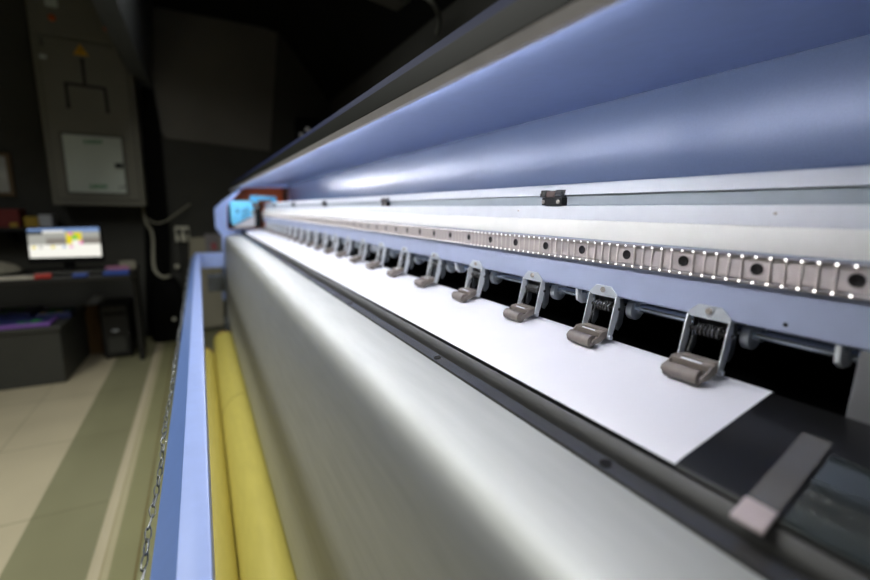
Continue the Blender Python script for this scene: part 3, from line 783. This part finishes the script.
# desk clutter
def onDesk(name, x, y, w, d, h, m, label, cat, rot=0., bev=.002):
    bm = B(); box(bm, -w/2, w/2, -d/2, d/2, 0, h); o = link(name, bm, m, smooth=0, bevel=bev, loc=(x, y, DZ+.0005)); o.rotation_euler.z = rot
    return tag(o, label, cat)
kb = thing('keyboard', 'black keyboard on the desk in front of the monitor', 'keyboard', (-.72, 3.44, DZ))
bm = B(); box(bm, -.92, -.52, 3.385, 3.50, DZ+.0005, DZ+.014); under(kb, 'body', bm, M['black'], bevel=.003)
bm = B()
for r in range(5):
    for k in range(17): box(bm, -.913+.0232*k, -.893+.0232*k, 3.392+.021*r, 3.410+.021*r, DZ+.0142, DZ+.019)
under(kb, 'keys', bm, M['boxgrey'], smooth=0)
onDesk('paper_stack', -1.12, 3.37, .50, .12, .008, M['paper2'], 'stack of pale papers along the front edge of the desk', 'papers', .01)
onDesk('staple_box', -.835, 3.346, .075, .05, .022, M['redp'], 'small red box on the desk below the monitor', 'box', .1)
onDesk('blue_carton', -.66, 3.342, .07, .05, .018, M['bluebox'], 'small flat blue box on the desk front edge, below the screen', 'box', .0)
onDesk('blue_folder', -.485, 3.385, .13, .10, .020, M['bluebox'], 'flat blue folder at the right end of the desk', 'folder', .05)
o = onDesk('pink_notebook', -.50, 3.53, .12, .09, .03, M['pink'], 'pink paper pad at the right end of the desk, behind the blue folder', 'notebook', .3)
onDesk('note_pad', -.46, 3.66, .09, .09, .05, M['beigeobj'], 'pale pad at the right rear corner of the desk', 'notepad', .2)
bm = B()
rings = []
for z_, k in ((0,.9),(.02,1),(.05,.85),(.07,.5)):
    rings.append([bm.verts.new((-1.17+.17*k*math.cos(a)*(1+.08*math.sin(3*a)), 3.60+.10*k*math.sin(a), DZ+.0005+z_*(1+.12*math.sin(2*a)))) for a in [2*math.pi*i/24 for i in range(24)]])
for a_, b_ in zip(rings, rings[1:]):
    for i in range(24): bm.faces.new((a_[i], a_[(i+1) % 24], b_[(i+1) % 24], b_[i]))
bm.faces.new(rings[0]); bm.faces.new(rings[-1])
o = link('folded_cloth', bm, M['beigeobj'], smooth=70); tag(o, 'crumpled beige cloth on the desk left of the monitor', 'cloth')
# crate under the desk with packets on top
cr_ = thing('storage_crate', 'big dark grey storage crate on the floor under the desk', 'crate', (-1.1, 3.6, 0))
bm = B(); slab(bm, [(-1.50,3.34,0),(-.795,3.34,0),(-.775,3.92,0),(-1.50,3.92,0)], (0,0,.33)); under(cr_, 'body', bm, M['boxgrey'], bevel=.006)
bm = B(); slab(bm, [(-1.51,3.33,.331),(-.785,3.33,.331),(-.765,3.93,.331),(-1.51,3.93,.331)], (0,0,.03)); under(cr_, 'lid', bm, M['boxgrey'], bevel=.006)
zc = .3615
pk = 0
for x, y, w, d, h, m, rot, lab in ((-1.10,3.45,.52,.20,.022,'purple',.02,'purple printed packet at the front of the crate lid'), (-1.16,3.72,.36,.24,.045,'bluep',-.05,'dark blue patterned packet behind the purple one on the crate'), (-.875,3.66,.17,.22,.038,'bluep',.1,'dark blue packet at the right end of the crate lid')):
    p_ = thing('film_packet', lab, 'packet', (x, y, zc), 'coloured packets on the crate')
    bm = B(); box(bm, -w/2, w/2, -d/2, d/2, 0, h); q_ = link('wrapper', bm, M[m], parent=p_, smooth=0, bevel=.004)
    if m == 'purple':
        bm = B(); box(bm, -w/2+.012, w/2-.012, -d/2+.02, d/2-.004, h, h+.0004); link('blue_face', bm, M['bluep'], parent=p_, smooth=0); h += .0004
    for k in range(9):
        bm = B(); a_, b_ = random.uniform(-w*.44, w*.32), random.uniform(-d*.42, d*.25); box(bm, a_, a_+.04, b_, b_+.03, h, h+.0008); link('printed_patch', bm, M[random.choice(('greenp','greenp','yellowp'))], parent=p_, smooth=0)
    p_.rotation_euler.z = rot
# cardboard box and PC tower
bm = B(); box(bm, -.790, -.700, 3.93, 4.00, 0, .36); box(bm, -.792, -.698, 3.928, 4.002, .33, .3605)
o = link('cardboard_box', bm, M['card'], smooth=0); tag(o, 'upright brown cardboard box between the crate and the computer tower', 'box')
bm = B(); p = U(84,314,3.70)
slab(bm, [(-.785,3.955,.3612),(-.71,3.955,.3612),(-.665,3.955,.425),(-.72,3.955,.425)], (0,.012,0))
o = link('paper_flap', bm, M['whitebox'], smooth=0); tag(o, 'white card standing up on the brown cardboard box', 'card')
tw = thing('computer_tower', 'black computer tower on the floor under the right end of the desk', 'computer', (-.58, 3.87, 0))
def tbox(x0, x1, y0, y1, z0, z1):
    bm = B(); box(bm, x0-.028, x1-.026, y0+.24, y1+.24, z0, z1); return bm
bm = tbox(-.635, -.465, 3.50, 3.79, .012, .395); under(tw, 'case', bm, M['black'], bevel=.006)
bm = tbox(-.628, -.472, 3.488, 3.50, .02, .388); fp = under(tw, 'front_panel', bm, M['dark'], bevel=.006)
bm = tbox(-.615, -.485, 3.483, 3.488, .315, .345); sub(fp, 'disc_drive', bm, M['black'], bevel=.002)
bm = tbox(-.572, -.535, 3.484, 3.488, .203, .215); sub(fp, 'badge', bm, M['whitebox'])
bm = tbox(-.60, -.50, 3.484, 3.488, .05, .16); sub(fp, 'vent', bm, M['boxgrey'])
for x in (-.62, -.49):
    bm = tbox(x, x+.02, 3.51, 3.78, 0, .0125); under(tw, 'foot', bm, M['black'])

# ================================================================== LIGHT
w = bpy.data.worlds.new('world'); bpy.context.scene.world = w; w.use_nodes = True
w.node_tree.nodes['Background'].inputs[0].default_value = (.75,.85,1,1); w.node_tree.nodes['Background'].inputs[1].default_value = .05
def area(name, loc, target, sx_, sy, power, col=(1,1,1), spread=180):
    l = bpy.data.lights.new(name, 'AREA'); l.shape = 'RECTANGLE'; l.size = sx_; l.size_y = sy; l.energy = power; l.color = col; l.spread = math.radians(spread)
    o = bpy.data.objects.new(name, l); C.objects.link(o); o.location = loc
    o.rotation_euler = (Vector(target)-Vector(loc)).to_track_quat('-Z', 'Y').to_euler(); return o
area('unseen_ceiling_light', (-.16,1.6,2.56), (-.16,1.6,0), .5, 2.6, 26, (1,1,.95), 150)  # unseen overhead source for the room's light
area('unseen_ceiling_light', (-1.5,1.6,2.56), (-1.5,1.8,0), .6, 2.4, 50, (1,1,.95), 130)  # second unseen overhead light, added to brighten the left floor and cabinet

# ================================================================== CAMERA
cam = bpy.data.cameras.new('camera'); co = bpy.data.objects.new('camera', cam); C.objects.link(co)
right = Vector([r.x for r in ROWS]); up = -Vector([r.y for r in ROWS]); fwd = Vector([r.z for r in ROWS])
mw = Matrix((( right.x, up.x, -fwd.x, 0), (right.y, up.y, -fwd.y, 0), (right.z, up.z, -fwd.z, H), (0,0,0,1)))
co.matrix_world = mw
cam.sensor_width = 36; cam.sensor_fit = 'HORIZONTAL'; cam.lens = FPX/870*36; cam.clip_start = .01
cam.dof.use_dof = True; cam.dof.focus_distance = fwd.dot(Vector((.365,.37,-.11))); cam.dof.aperture_fstop = 2.4
sc = bpy.context.scene; sc.camera = co
sc.view_settings.view_transform = 'Standard'; sc.view_settings.look = 'None'; sc.view_settings.exposure = 0
sc.cycles.use_denoising = True
sc.cycles.sample_clamp_indirect = 6
sc.cycles.max_bounces = 8; sc.cycles.diffuse_bounces = 4; sc.cycles.glossy_bounces = 4
